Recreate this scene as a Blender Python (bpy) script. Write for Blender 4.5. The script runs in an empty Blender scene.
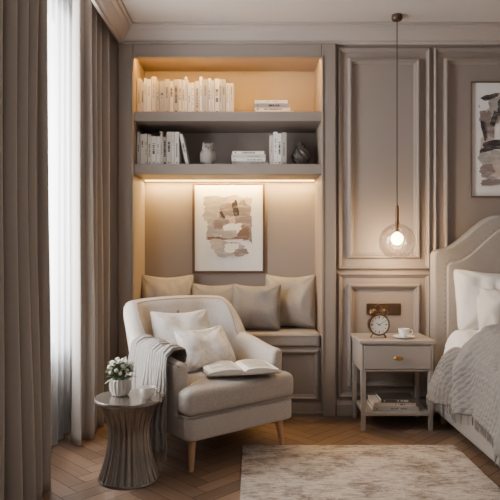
import bpy, bmesh, math, random
from mathutils import Vector, Matrix, noise
random.seed(7)
PI = math.pi
R = math.radians
C = bpy.context.scene.collection

# ------------------------------------------------------------------ materials
def lin(c):
    c = c / 255.0
    return c / 12.92 if c <= .04045 else ((c + .055) / 1.055) ** 2.4
def rgb(r, g, b): return (lin(r), lin(g), lin(b), 1)

def mat(name, col, rough=.6, var=.06, vscale=6, bump=0, bscale=300, metallic=0, stretch=None, spec=.4, emit=None, estr=0, through=0):
    m = bpy.data.materials.new(name); m.use_nodes = True
    nt = m.node_tree; N = nt.nodes; L = nt.links
    p = N['Principled BSDF']
    tc = N.new('ShaderNodeTexCoord')
    nz = N.new('ShaderNodeTexNoise'); nz.inputs['Scale'].default_value = vscale; nz.inputs['Detail'].default_value = 4
    src = tc.outputs['Object']
    if stretch:
        mp = N.new('ShaderNodeMapping'); mp.inputs['Scale'].default_value = stretch
        L.new(src, mp.inputs['Vector']); src = mp.outputs['Vector']
    L.new(src, nz.inputs['Vector'])
    mx = N.new('ShaderNodeMix'); mx.data_type = 'RGBA'
    c = rgb(*col)
    mx.inputs['A'].default_value = tuple(max(0, v * (1 - var)) for v in c[:3]) + (1,)
    mx.inputs['B'].default_value = tuple(min(1, v * (1 + var)) for v in c[:3]) + (1,)
    L.new(nz.outputs['Fac'], mx.inputs['Factor'])
    L.new(mx.outputs['Result'], p.inputs['Base Color'])
    p.inputs['Roughness'].default_value = rough
    p.inputs['Metallic'].default_value = metallic
    p.inputs['Specular IOR Level'].default_value = .1 if rough >= .9 else spec
    if bump:
        n2 = N.new('ShaderNodeTexNoise'); n2.inputs['Scale'].default_value = bscale; n2.inputs['Detail'].default_value = 2
        L.new(tc.outputs['Object'], n2.inputs['Vector'])
        b = N.new('ShaderNodeBump'); b.inputs['Strength'].default_value = bump; b.inputs['Distance'].default_value = .004
        L.new(n2.outputs['Fac'], b.inputs['Height']); L.new(b.outputs['Normal'], p.inputs['Normal'])
    if emit:
        p.inputs['Emission Color'].default_value = rgb(*emit); p.inputs['Emission Strength'].default_value = estr
    if through:
        tr = N.new('ShaderNodeBsdfTranslucent'); L.new(mx.outputs['Result'], tr.inputs['Color'])
        ms = N.new('ShaderNodeMixShader'); ms.inputs['Fac'].default_value = through
        L.new(p.outputs[0], ms.inputs[1]); L.new(tr.outputs[0], ms.inputs[2]); L.new(ms.outputs[0], N['Material Output'].inputs['Surface'])
    return m

def paint_mat(name, col, dry=.55, sx=5, sz=22):
    # brushed paint: dry-brush streaks let a little of the paper show through
    m = mat(name, col, .9, .18, 14)
    nt = m.node_tree; N = nt.nodes; L = nt.links; p = N['Principled BSDF']
    tc = N.new('ShaderNodeTexCoord'); mp = N.new('ShaderNodeMapping'); mp.inputs['Scale'].default_value = (sx, 1, sz)
    mp.inputs['Rotation'].default_value = (0, .5, 0)
    L.new(tc.outputs['Object'], mp.inputs['Vector'])
    nz = N.new('ShaderNodeTexNoise'); nz.inputs['Scale'].default_value = 2; nz.inputs['Detail'].default_value = 6; nz.inputs['Distortion'].default_value = .6
    L.new(mp.outputs[0], nz.inputs['Vector'])
    cr = N.new('ShaderNodeValToRGB'); cr.color_ramp.elements[0].position = .48; cr.color_ramp.elements[0].color = (0, 0, 0, 1)
    cr.color_ramp.elements[1].position = .72; cr.color_ramp.elements[1].color = (dry, dry, dry, 1)
    L.new(nz.outputs['Fac'], cr.inputs['Fac'])
    old = p.inputs['Base Color'].links[0].from_socket
    mx = N.new('ShaderNodeMix'); mx.data_type = 'RGBA'; mx.inputs['B'].default_value = rgb(222, 215, 208)
    L.new(cr.outputs['Color'], mx.inputs['Factor']); L.new(old, mx.inputs['A']); L.new(mx.outputs['Result'], p.inputs['Base Color'])
    return m

def cover_mat(name, col, ink):
    # plain cloth cover; a printed title line and a small foot mark on the spine side only
    m = mat(name, col, .6, .04, 10)
    nt = m.node_tree; N = nt.nodes; L = nt.links; p = N['Principled BSDF']
    tc = N.new('ShaderNodeTexCoord'); sx = N.new('ShaderNodeSeparateXYZ'); L.new(tc.outputs['Generated'], sx.inputs[0])
    oi = N.new('ShaderNodeObjectInfo')
    def mth(op, a, b=None):
        n = N.new('ShaderNodeMath'); n.operation = op
        for i, v in enumerate((a, b)):
            if v is None: continue
            if isinstance(v, (int, float)): n.inputs[i].default_value = v
            else: L.new(v, n.inputs[i])
        return n.outputs[0]
    r1 = oi.outputs['Random']
    r2 = mth('FRACT', mth('MULTIPLY', r1, 17.31)); r3 = mth('FRACT', mth('MULTIPLY', r1, 53.77))
    xc = mth('LESS_THAN', mth('ABSOLUTE', mth('SUBTRACT', sx.outputs['X'], .5)), mth('ADD', mth('MULTIPLY', r2, .16), .12))
    yc = mth('LESS_THAN', sx.outputs['Y'], .004)
    top = mth('ADD', mth('MULTIPLY', r1, .22), .48)
    zt = mth('LESS_THAN', mth('ABSOLUTE', mth('SUBTRACT', sx.outputs['Z'], top)), mth('ADD', mth('MULTIPLY', r3, .20), .10))
    cb = N.new('ShaderNodeCombineXYZ')
    L.new(mth('MULTIPLY', r1, 50), cb.inputs[1]); L.new(mth('MULTIPLY', sx.outputs['Z'], mth('ADD', mth('MULTIPLY', r2, 30), 16)), cb.inputs[2])
    nz = N.new('ShaderNodeTexNoise'); nz.inputs['Scale'].default_value = 1; nz.inputs['Detail'].default_value = 0
    L.new(cb.outputs[0], nz.inputs['Vector'])
    th = mth('MULTIPLY', zt, mth('GREATER_THAN', nz.outputs['Fac'], .40))
    foot = mth('LESS_THAN', mth('ABSOLUTE', mth('SUBTRACT', sx.outputs['Z'], .09)), mth('MULTIPLY', r3, .04))
    k = mth('MULTIPLY', mth('MULTIPLY', xc, yc), mth('MAXIMUM', th, foot))
    k = mth('MULTIPLY', k, mth('ADD', mth('MULTIPLY', r2, .4), .55))
    old = p.inputs['Base Color'].links[0].from_socket
    mx = N.new('ShaderNodeMix'); mx.data_type = 'RGBA'; mx.inputs['B'].default_value = rgb(*ink)
    L.new(k, mx.inputs['Factor']); L.new(old, mx.inputs['A']); L.new(mx.outputs['Result'], p.inputs['Base Color'])
    return m

def glass(name, tint=(1, 1, 1), base=.06, rough=.02, rim=.55):
    m = bpy.data.materials.new(name); m.use_nodes = True
    nt = m.node_tree; N = nt.nodes; L = nt.links
    N.remove(N['Principled BSDF'])
    t = N.new('ShaderNodeBsdfTransparent'); t.inputs['Color'].default_value = tint + (1,)
    g = N.new('ShaderNodeBsdfGlossy'); g.inputs['Roughness'].default_value = rough
    lw = N.new('ShaderNodeLayerWeight'); lw.inputs['Blend'].default_value = .35
    ma = N.new('ShaderNodeMath'); ma.operation = 'MULTIPLY_ADD'; ma.inputs[1].default_value = rim; ma.inputs[2].default_value = base
    mx = N.new('ShaderNodeMixShader')
    L.new(lw.outputs['Facing'], ma.inputs[0]); L.new(ma.outputs[0], mx.inputs['Fac'])
    L.new(t.outputs[0], mx.inputs[1]); L.new(g.outputs[0], mx.inputs[2])
    L.new(mx.outputs[0], N['Material Output'].inputs['Surface'])
    return m

def sheer_mat():
    m = bpy.data.materials.new('sheer_voile'); m.use_nodes = True
    nt = m.node_tree; N = nt.nodes; L = nt.links
    N.remove(N['Principled BSDF'])
    t = N.new('ShaderNodeBsdfTransparent')
    tr = N.new('ShaderNodeBsdfTranslucent'); tr.inputs['Color'].default_value = (.40, .41, .42, 1)
    d = N.new('ShaderNodeBsdfDiffuse'); d.inputs['Color'].default_value = (.72, .71, .70, 1)
    tc = N.new('ShaderNodeTexCoord'); nz = N.new('ShaderNodeTexNoise'); nz.inputs['Scale'].default_value = 400
    L.new(tc.outputs['Object'], nz.inputs['Vector'])
    # cloth seen edge-on in the pleats is denser
    lw = N.new('ShaderNodeLayerWeight'); lw.inputs['Blend'].default_value = .5
    ma = N.new('ShaderNodeMath'); ma.operation = 'MULTIPLY_ADD'; ma.inputs[1].default_value = .2; ma.inputs[2].default_value = .24
    L.new(nz.outputs['Fac'], ma.inputs[0])
    mb = N.new('ShaderNodeMath'); mb.operation = 'MULTIPLY_ADD'; mb.inputs[1].default_value = -.26; mb.use_clamp = True
    L.new(lw.outputs['Facing'], mb.inputs[0]); L.new(ma.outputs[0], mb.inputs[2])
    a = N.new('ShaderNodeMixShader'); a.inputs['Fac'].default_value = .4
    L.new(tr.outputs[0], a.inputs[1]); L.new(d.outputs[0], a.inputs[2])
    b = N.new('ShaderNodeMixShader')
    L.new(mb.outputs[0], b.inputs['Fac']); L.new(a.outputs[0], b.inputs[1]); L.new(t.outputs[0], b.inputs[2])
    L.new(b.outputs[0], N['Material Output'].inputs['Surface'])
    return m

def floor_mat():
    m = bpy.data.materials.new('herringbone_oak'); m.use_nodes = True
    nt = m.node_tree; N = nt.nodes; L = nt.links
    p = N['Principled BSDF']
    at = N.new('ShaderNodeAttribute'); at.attribute_name = 'tone'
    uv = N.new('ShaderNodeUVMap'); uv.uv_map = 'UVMap'
    mp = N.new('ShaderNodeMapping'); mp.inputs['Scale'].default_value = (4, 60, 1)
    L.new(uv.outputs[0], mp.inputs['Vector'])
    nz = N.new('ShaderNodeTexNoise'); nz.inputs['Scale'].default_value = 1.0; nz.inputs['Detail'].default_value = 6
    L.new(mp.outputs[0], nz.inputs['Vector'])
    cr = N.new('ShaderNodeValToRGB')
    cr.color_ramp.elements[0].color = rgb(112, 90, 74); cr.color_ramp.elements[1].color = rgb(152, 125, 104)
    L.new(at.outputs['Fac'], cr.inputs['Fac'])
    mx = N.new('ShaderNodeMix'); mx.data_type = 'RGBA'; mx.blend_type = 'MULTIPLY'
    mx.inputs['Factor'].default_value = .5
    cr2 = N.new('ShaderNodeValToRGB')
    cr2.color_ramp.elements[0].position = .3; cr2.color_ramp.elements[0].color = (.5, .47, .45, 1)
    cr2.color_ramp.elements[1].position = .7; cr2.color_ramp.elements[1].color = (1, 1, 1, 1)
    L.new(nz.outputs['Fac'], cr2.inputs['Fac'])
    L.new(cr.outputs['Color'], mx.inputs['A']); L.new(cr2.outputs['Color'], mx.inputs['B'])
    L.new(mx.outputs['Result'], p.inputs['Base Color'])
    p.inputs['Roughness'].default_value = .31
    return m

def rug_mat():
    m = bpy.data.materials.new('faded_rug'); m.use_nodes = True
    nt = m.node_tree; N = nt.nodes; L = nt.links
    p = N['Principled BSDF']; p.inputs['Roughness'].default_value = .95; p.inputs['Specular IOR Level'].default_value = .1
    tc = N.new('ShaderNodeTexCoord')
    n0 = N.new('ShaderNodeTexNoise'); n0.inputs['Scale'].default_value = 5.0; n0.inputs['Detail'].default_value = 6; n0.inputs['Distortion'].default_value = .8
    n1 = N.new('ShaderNodeTexNoise'); n1.inputs['Scale'].default_value = 20; n1.inputs['Detail'].default_value = 10; n1.inputs['Roughness'].default_value = .75; n1.inputs['Distortion'].default_value = .8
    n2 = N.new('ShaderNodeTexNoise'); n2.inputs['Scale'].default_value = 130; n2.inputs['Detail'].default_value = 3
    mp2 = N.new('ShaderNodeMapping'); mp2.inputs['Scale'].default_value = (9, 75, 1)
    n3 = N.new('ShaderNodeTexNoise'); n3.inputs['Scale'].default_value = 1.3; n3.inputs['Detail'].default_value = 7; n3.inputs['Roughness'].default_value = .65
    L.new(tc.outputs['Object'], mp2.inputs['Vector']); L.new(mp2.outputs[0], n3.inputs['Vector'])
    mp3 = N.new('ShaderNodeMapping'); mp3.inputs['Scale'].default_value = (1, 1.5, 1)
    L.new(tc.outputs['Object'], mp3.inputs['Vector'])
    for n in (n0, n1): L.new(mp3.outputs[0], n.inputs['Vector'])
    L.new(tc.outputs['Object'], n2.inputs['Vector'])
    ad = N.new('ShaderNodeMath'); ad.operation = 'MULTIPLY_ADD'; ad.inputs[1].default_value = .60
    hf = N.new('ShaderNodeMath'); hf.operation = 'MULTIPLY'; hf.inputs[1].default_value = .80
    L.new(n1.outputs['Fac'], hf.inputs[0])
    L.new(n0.outputs['Fac'], ad.inputs[0]); L.new(hf.outputs[0], ad.inputs[2])
    ad2 = N.new('ShaderNodeMath'); ad2.operation = 'MULTIPLY_ADD'; ad2.inputs[1].default_value = .70
    L.new(n3.outputs['Fac'], ad2.inputs[0]); L.new(ad.outputs[0], ad2.inputs[2])
    cr = N.new('ShaderNodeValToRGB'); e = cr.color_ramp.elements
    # keep the sum (mean about 1.05) inside the ramp
    sc = N.new('ShaderNodeMath'); sc.operation = 'MULTIPLY'; sc.inputs[1].default_value = .88
    L.new(ad2.outputs[0], sc.inputs[0])
    e[0].position = .79; e[0].color = rgb(130, 117, 107); e[1].position = 1.0; e[1].color = rgb(202, 191, 180)
    k = cr.color_ramp.elements.new(.91); k.color = rgb(177, 164, 153)
    L.new(sc.outputs[0], cr.inputs['Fac'])
    mx = N.new('ShaderNodeMix'); mx.data_type = 'RGBA'; mx.blend_type = 'OVERLAY'; mx.inputs['Factor'].default_value = .32
    L.new(cr.outputs['Color'], mx.inputs['A']); L.new(n2.outputs['Fac'], mx.inputs['B'])
    L.new(mx.outputs['Result'], p.inputs['Base Color'])
    b = N.new('ShaderNodeBump'); b.inputs['Strength'].default_value = .7; b.inputs['Distance'].default_value = .005
    L.new(n2.outputs['Fac'], b.inputs['Height']); L.new(b.outputs['Normal'], p.inputs['Normal'])
    return m

def knit_mat(name, col, s=1.0, dark=.25):
    m = mat(name, col, .95, .10, 14)
    nt = m.node_tree; N = nt.nodes; L = nt.links; p = N['Principled BSDF']
    uv = N.new('ShaderNodeUVMap'); uv.uv_map = 'UVMap'
    w1 = N.new('ShaderNodeTexWave'); w1.inputs['Scale'].default_value = 12 * s; w1.inputs['Distortion'].default_value = 2.5; w1.inputs['Detail'].default_value = 3; w1.bands_direction = 'Y'
    L.new(uv.outputs[0], w1.inputs['Vector'])
    n2 = N.new('ShaderNodeTexNoise'); n2.inputs['Scale'].default_value = 110 * s
    L.new(uv.outputs[0], n2.inputs['Vector'])
    mu = N.new('ShaderNodeMath'); mu.operation = 'MULTIPLY_ADD'; mu.inputs[1].default_value = .8
    L.new(n2.outputs['Fac'], mu.inputs[0]); L.new(w1.outputs['Fac'], mu.inputs[2])
    b = N.new('ShaderNodeBump'); b.inputs['Strength'].default_value = .7; b.inputs['Distance'].default_value = .010
    L.new(mu.outputs[0], b.inputs['Height']); L.new(b.outputs['Normal'], p.inputs['Normal'])
    old = p.inputs['Base Color'].links[0].from_socket
    mx = N.new('ShaderNodeMix'); mx.data_type = 'RGBA'; mx.blend_type = 'MULTIPLY'
    cr = N.new('ShaderNodeValToRGB'); cr.color_ramp.elements[0].color = (.45, .44, .43, 1); cr.color_ramp.elements[1].position = 1
    L.new(mu.outputs[0], cr.inputs['Fac']); mx.inputs['Factor'].default_value = dark
    L.new(old, mx.inputs['A']); L.new(cr.outputs['Color'], mx.inputs['B']); L.new(mx.outputs['Result'], p.inputs['Base Color'])
    return m

M = dict(
    wall=mat('taupe_paint', (146, 133, 124), .52, .02),
    ceil=mat('ceiling_paint', (202, 193, 185), .8, .02),
    crown=mat('crown_paint', (174, 162, 153), .5, .02),
    cab=mat('taupe_lacquer', (136, 124, 115), .45, .03),
    cabin=mat('niche_paint', (152, 135, 120), .55, .03), nicheback=mat('niche_back_paint', (147, 133, 124), .6, .03),
    floor=floor_mat(), gap=mat('floor_gap', (54, 42, 34), .8),
    rug=rug_mat(),
    curtain=mat('taupe_curtain_cloth', (172, 162, 153), .9, .04, 40, .2, 420, through=.10),
    sheer=sheer_mat(),
    winframe=mat('window_white', (225, 225, 222), .5), pane=glass('window_pane'),
    chair=mat('oatmeal_weave', (190, 181, 173), .92, .26, 110, .9, 220),
    chairseat=mat('oatmeal_seat_weave', (181, 172, 164), .92, .26, 110, .9, 220),
    chairpipe=mat('oatmeal_piping', (148, 138, 130), .92, .1, 130),
    legwood=mat('light_oak', (186, 148, 114), .45, .15, 6, stretch=(8, 8, 1)),
    cush_a=mat('pale_linen', (200, 193, 185), .95, .2, 90, .5, 300),
    cush_b=mat('white_patterned_linen', (214, 207, 200), .95, .36, 40, .5, 300),
    cush_c=mat('grey_linen', (136, 129, 124), .95, .2, 110, .6, 260),
    cush_d=mat('greige_linen', (158, 148, 140), .95, .2, 110, .6, 260),
    bench=mat('bench_fabric', (150, 140, 132), .95, .16, 110, .5, 300),
    throw=knit_mat('grey_throw_knit', (136, 129, 123), 1.0, .35),
    bedthrow=mat('grey_chunky_knit', (138, 131, 125), .95, .20, 50, .7, 240),
    white=mat('white_cotton', (230, 225, 219), .95, .03, 10, .2, 250),
    pillowg=mat('pale_grey_cotton', (206, 200, 194), .95, .08, 30, .3, 300),
    bedfab=mat('bed_upholstery', (164, 155, 147), .92, .18, 120, .7, 260),
    bedrail=mat('bed_rail_upholstery', (164, 156, 149), .92, .18, 120, .7, 260),
    studs=mat('taupe_nailhead', (140, 130, 121), .5, .05, 10, metallic=.1),
    bronze=mat('brushed_bronze', (152, 142, 133), .27, .1, 14, metallic=.82),
    brass=mat('brass', (188, 148, 88), .28, .06, 20, metallic=1),
    clockm=mat('antique_bronze', (122, 94, 68), .3, .1, 20, metallic=.9),
    dbrass=mat('dark_brass', (86, 66, 50), .4, .1, 20, metallic=.6),
    thinframe=mat('dark_brown_frame', (98, 84, 74), .5, .1, 10),
    black=mat('black_cord', (28, 24, 22), .5),
    bulb=mat('lit_bulb', (255, 240, 215), .4, emit=(255, 214, 158), estr=22),
    led=mat('warm_led', (255, 230, 190), .4, emit=(255, 202, 116), estr=12),
    globe=glass('clear_globe', (.99, .98, .96), .03, .02, .8),
    dglass=mat('smoky_pewter', (88, 80, 75), .35, .25, 50, .6, 80, metallic=.3),
    ceramic=mat('white_ceramic', (236, 232, 226), .3, .02),
    potc=mat('pale_grey_ceramic', (192, 186, 180), .3, .05),
    stone=mat('grey_plaster', (168, 159, 150), .7, .22, 70, .6, 90), stoned=mat('dark_plaster', (110, 100, 92), .7, .15, 60),
    petal=mat('white_petal', (226, 224, 210), .8, .08, 40),
    leaf=mat('green_leaf', (94, 110, 74), .6, .3, 30),
    page=mat('book_pages', (230, 224, 214), .9, .05, 80, stretch=(20, 1, 1)),
    ink=mat('dark_ink', (62, 54, 50), .7), print=mat('page_print', (132, 122, 114), .9),
    c1=cover_mat('white_cover', (226, 219, 210), (64, 55, 50)), c2=cover_mat('cream_cover', (206, 194, 180), (70, 60, 54)),
    c3=cover_mat('pale_grey_cover', (172, 163, 154), (60, 54, 50)), c4=cover_mat('taupe_cover', (140, 125, 113), (222, 214, 204)), c5=cover_mat('dark_cover', (86, 78, 73), (214, 206, 196)),
    art_wood=mat('bronze_frame', (92, 70, 54), .45, .15, 6, stretch=(20, 20, 2), metallic=.2),
    paper=mat('art_paper', (230, 226, 221), .9, .03),
    a1=paint_mat('paint_blush', (188, 171, 163), .45), a2=paint_mat('paint_brown', (122, 100, 88), .3),
    a3=paint_mat('paint_mauve', (136, 122, 119), .35), a4=paint_mat('paint_charcoal', (72, 66, 65), .25),
    a5=paint_mat('paint_grey', (166, 158, 153), .45), a6=mat('paint_white', (232, 228, 223), .9, .06, 15),
    face=mat('clock_face_white', (236, 230, 218), .5),
    ns=mat('greige_lacquer', (158, 147, 138), .45, .03),
)

# ------------------------------------------------------------------ geometry helpers
class B:
    def __init__(s):
        s.bm = bmesh.new(); s.uv = s.bm.loops.layers.uv.new('UVMap')
    def face(s, pts, mi=0):
        f = s.bm.faces.new([s.bm.verts.new(p) for p in pts]); f.material_index = mi; return f
    def box(s, x0, x1, y0, y1, z0, z1, mi=0):
        v = [s.bm.verts.new((x, y, z)) for z in (z0, z1) for y in (y0, y1) for x in (x0, x1)]
        for q in ((0, 2, 3, 1), (4, 5, 7, 6), (0, 1, 5, 4), (2, 6, 7, 3), (0, 4, 6, 2), (1, 3, 7, 5)):
            s.bm.faces.new([v[i] for i in q]).material_index = mi
        return s
    def loft(s, loops, closed=True, cap0=True, cap1=True, ring=False, mi=0):
        V = [[s.bm.verts.new(p) for p in l] for l in loops]
        n = len(V[0]); K = len(V)
        for k in range(K if ring else K - 1):
            a, b = V[k], V[(k + 1) % K]
            for i in range(n if closed else n - 1):
                j = (i + 1) % n
                s.bm.faces.new((a[i], a[j], b[j], b[i])).material_index = mi
        if not ring and closed:
            if cap0: s.bm.faces.new(V[0][::-1]).material_index = mi
            if cap1: s.bm.faces.new(V[-1]).material_index = mi
        return s
    def lathe(s, prof, n=32, cx=0, cy=0, lobes=0, amp=None, cap0=True, cap1=True, mi=0, twist=0):
        loops = []
        for (r, z) in prof:
            a = amp(z) if amp else 0
            loops.append([Vector((cx + r * (1 + a * math.cos(lobes * (2 * PI * i / n + twist * z))) * math.cos(2 * PI * i / n),
                                  cy + r * (1 + a * math.cos(lobes * (2 * PI * i / n + twist * z))) * math.sin(2 * PI * i / n), z)) for i in range(n)])
        return s.loft(loops, True, cap0, cap1, mi=mi)
    def tube(s, pts, r, n=8, closed=False, mi=0):
        pts = [Vector(p) for p in pts]; K = len(pts); loops = []; ref = None
        for k in range(K):
            if closed: d = pts[(k + 1) % K] - pts[k - 1]
            else: d = pts[min(k + 1, K - 1)] - pts[max(k - 1, 0)]
            d.normalize()
            if ref is None: ref = d.orthogonal().normalized()
            ref = (ref - d * ref.dot(d)).normalized(); bi = d.cross(ref)
            rr = r[k] if isinstance(r, (list, tuple)) else r
            loops.append([pts[k] + ref * rr * math.cos(2 * PI * i / n) + bi * rr * math.sin(2 * PI * i / n) for i in range(n)])
        return s.loft(loops, True, ring=closed, mi=mi)
    def grid(s, nu, nv, f, uvs=(1, 1)):
        V = [[s.bm.verts.new(f(i / nu, j / nv)) for j in range(nv + 1)] for i in range(nu + 1)]
        for i in range(nu):
            for j in range(nv):
                fc = s.bm.faces.new((V[i][j], V[i + 1][j], V[i + 1][j + 1], V[i][j + 1]))
                for l, (a, b) in zip(fc.loops, ((i, j), (i + 1, j), (i + 1, j + 1), (i, j + 1))):
                    l[s.uv].uv = (a / nu * uvs[0], b / nv * uvs[1])
        return s
    def ball(s, c, r, sub=2, sc=(1, 1, 1), mi=0):
        g = bmesh.ops.create_icosphere(s.bm, subdivisions=sub, radius=r)
        for v in g['verts']:
            v.co = Vector((v.co.x * sc[0], v.co.y * sc[1], v.co.z * sc[2])) + Vector(c)
        return s
    def build(s, name, mats, parent=None, xf=None, bevel=0, smooth=True, solid=0, ang=38, seg=2):
        if xf: s.bm.transform(xf)
        bmesh.ops.recalc_face_normals(s.bm, faces=s.bm.faces)
        me = bpy.data.meshes.new(name); s.bm.to_mesh(me); s.bm.free()
        for m in (mats if isinstance(mats, (list, tuple)) else [mats]): me.materials.append(m)
        if smooth:
            me.polygons.foreach_set('use_smooth', [True] * len(me.polygons))
            me.set_sharp_from_angle(angle=R(ang))
        o = bpy.data.objects.new(name, me); C.objects.link(o)
        if parent: o.parent = parent
        if solid:
            q = o.modifiers.new('Solidify', 'SOLIDIFY'); q.thickness = solid; q.offset = 0
        if bevel:
            q = o.modifiers.new('Bevel', 'BEVEL'); q.width = bevel; q.segments = seg; q.limit_method = 'ANGLE'; q.angle_limit = R(40)
        return o

def tag(o, label, cat, group=None):
    o['label'] = label; o['category'] = cat
    if group: o['group'] = group
    return o
def thing(name, label, cat, loc=(0, 0, 0), rot=(0, 0, 0), group=None):
    o = bpy.data.objects.new(name, None); C.objects.link(o); o.empty_display_size = .1
    o.location = loc; o.rotation_euler = rot
    return tag(o, label, cat, group)
def struct(o): o['kind'] = 'structure'; return o

def round_poly(pts, rad, n=6, step=.05):
    out = []; K = len(pts); pts = [Vector(p) for p in pts]
    segs = []
    for k in range(K):
        p, a, b = pts[k], pts[k - 1], pts[(k + 1) % K]
        r = rad[k] if isinstance(rad, (list, tuple)) else rad
        da, db = (a - p).normalized(), (b - p).normalized()
        th = da.angle(db); d = r / math.tan(th / 2)
        s0, s1 = p + da * d, p + db * d
        c = p + (da + db).normalized() * (r / math.sin(th / 2))
        arc = []
        for i in range(n + 1):
            t = i / n; q = s0.lerp(s1, t) - c
            arc.append(c + q.normalized() * r if q.length > 1e-9 else s0)
        segs.append(arc)
    for k in range(K):
        out += segs[k]
        a, b = segs[k][-1], segs[(k + 1) % K][0]
        m = int((b - a).length / step)
        for i in range(1, m): out.append(a.lerp(b, i / m))
    return out
def offset(loop, d):
    n = len(loop); res = []
    area = sum(loop[i].x * loop[(i + 1) % n].y - loop[(i + 1) % n].x * loop[i].y for i in range(n))
    sg = 1 if area > 0 else -1
    for i in range(n):
        t = (loop[(i + 1) % n] - loop[i - 1]).normalized()
        res.append(loop[i] + Vector((-t.y, t.x)) * d * sg)
    return res
def pad(b, outline, z0, z1, r, dome=0, n=5, flat_bottom=False):
    loops = []
    for a in range(n + 1):
        t = a / n * PI / 2
        o = offset(outline, r * (1 - math.sin(t))); z = z0 + r * (1 - math.cos(t))
        loops.append([Vector((p.x, p.y, z)) for p in o])
    for a in range(n + 1):
        t = a / n * PI / 2
        o = offset(outline, r * (1 - math.cos(t))); z = z1 - r + r * math.sin(t)
        loops.append([Vector((p.x, p.y, z)) for p in o])
    top = loops[-1]; c = sum(top, Vector()) / len(top)
    for s in (.9, .75, .55, .35, .15):
        loops.append([c + (p - c) * s + Vector((0, 0, dome * (1 - s * s))) for p in top])
    return b.loft(loops)
def rrect(x0, x1, y0, y1, r, n=6): return round_poly([(x0, y0), (x1, y0), (x1, y1), (x0, y1)], r, n)

def pillow(name, label, w, h, t, m, xf, cat='cushion', group=None, seed=0, pipe=True, pm=None, crease=.022, slump=0, conc=.06, ease=.008):
    b = B(); n = 34
    def place(x, y, z, u, v):
        # slump: upper edge sags in the middle; corners are eased inwards a little
        y -= slump * h * (1 - u * u) * max(0, v) ** 2
        cc = (abs(u) * abs(v)) ** 6 * ease
        return Vector((x - math.copysign(cc, u), y - math.copysign(cc, v), z))
    for sgn in (1, -1):
        def f(a, c):
            u = math.sin(PI / 2 * (2 * a - 1)); v = math.sin(PI / 2 * (2 * c - 1))
            x = w / 2 * u * (1 - conc * (1 - v * v)); y = h / 2 + h / 2 * v * (1 - conc * (1 - u * u))
            e = max(0, (1 - u * u) * (1 - v * v))
            z = sgn * t / 2 * e ** .42 * (1 - .2 * v)
            z += crease * e ** .4 * noise.noise(Vector((x * 7 + seed * 3.1, y * 7, sgn)))
            z += crease * .5 * e ** .4 * (1 - 2 * abs(noise.noise(Vector((x * 11 + seed * 1.7, y * 6 + x * 5, sgn + 3))))) * sgn
            rr = math.hypot(abs(u) - 1, abs(v) - 1)
            z += sgn * crease * .45 * e ** .3 * math.sin(math.atan2(1 - abs(v), 1 - abs(u) + 1e-6) * 9 + seed) * math.exp(-rr * 2.0)
            return place(x, y, z, u, v)
        b.grid(n, n, f)
    bmesh.ops.remove_doubles(b.bm, verts=b.bm.verts, dist=.0004)
    o = b.build(name, m, ang=80)
    if pipe:
        pts = []
        q = 22
        for (u0, v0, u1, v1) in ((-1, -1, 1, -1), (1, -1, 1, 1), (1, 1, -1, 1), (-1, 1, -1, -1)):
            for i in range(q):
                k = (1 - math.cos(PI * i / q)) / 2
                u = u0 + (u1 - u0) * k; v = v0 + (v1 - v0) * k
                pts.append(place(w / 2 * u * (1 - conc * (1 - v * v)), h / 2 + h / 2 * v * (1 - conc * (1 - u * u)), 0, u, v))
        B().tube(pts, .003, 6, closed=True).build('piping', pm or m, o)
    o.matrix_world = xf
    return tag(o, label, cat, group)
def T(x, y, z): return Matrix.Translation((x, y, z))
def Rz(d): return Matrix.Rotation(R(d), 4, 'Z')
def Rx(d): return Matrix.Rotation(R(d), 4, 'X')
def Ry(d): return Matrix.Rotation(R(d), 4, 'Y')

def moulding(b, x0, x1, z0, z1, y, prof):
    # prof: (inset from outer edge, protrusion toward -Y), mitred rectangle loop
    loops = []
    for (cx, cz, sx, sz) in ((x0, z0, 1, 1), (x1, z0, -1, 1), (x1, z1, -1, -1), (x0, z1, 1, -1)):
        loops.append([Vector((cx + sx * d, y - h, cz + sz * d)) for (d, h) in prof])
    b.loft(loops, closed=True, ring=True)

# ------------------------------------------------------------------ room shell
XL, CE = -1.20, 2.65
b = B()
Wp = .085; n5 = 5
tone = b.bm.loops.layers.float_color.new('tone')
def plank(x, y, w, h, horiz):
    g = .0014; c45 = math.cos(PI / 4)
    pts = [(x * Wp + g, y * Wp + g), ((x + w) * Wp - g, y * Wp + g), ((x + w) * Wp - g, (y + h) * Wp - g), (x * Wp + g, (y + h) * Wp - g)]
    wp = [Vector(((px - py) * c45 + 1.0, (px + py) * c45 + 2.0, 0)) for px, py in pts]
    if all(not (-1.4 < p.x < 3.3 and -.7 < p.y < 4.2) for p in wp): return
    f = b.face(wp); tv = random.random(); ou = random.random() * 9
    uvs = ((0, 0), (w, 0), (w, h), (0, h)) if horiz else ((0, 0), (0, w), (h, w), (h, 0))
    for l, u in zip(f.loops, uvs):
        l[b.uv].uv = (u[0] * Wp + ou, u[1] * Wp + ou); l[tone] = (tv, tv, tv, 1)
for r in range(-60, 60):
    for m_ in range(-14, 14):
        x = r + 2 * n5 * m_
        if -60 < x < 60:
            plank(x, r, n5, 1, True)
for c in range(-60, 60):
    for m_ in range(-14, 14):
        y = c + 1 + 2 * n5 * m_
        if -60 < y < 60:
            plank(c, y, 1, n5, False)
for co, no in (((-1.3, 0, 0), (-1, 0, 0)), ((3.1, 0, 0), (1, 0, 0)), ((0, -.6, 0), (0, -1, 0)), ((0, 4.1, 0), (0, 1, 0))):
    bmesh.ops.bisect_plane(b.bm, geom=b.bm.verts[:] + b.bm.edges[:] + b.bm.faces[:], plane_co=co, plane_no=no, clear_outer=True)
b.box(-1.3, 3.1, -.6, 4.55, -.06, -.0015, 1)
struct(b.build('floor', [M['floor'], M['gap']], smooth=False))

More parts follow.
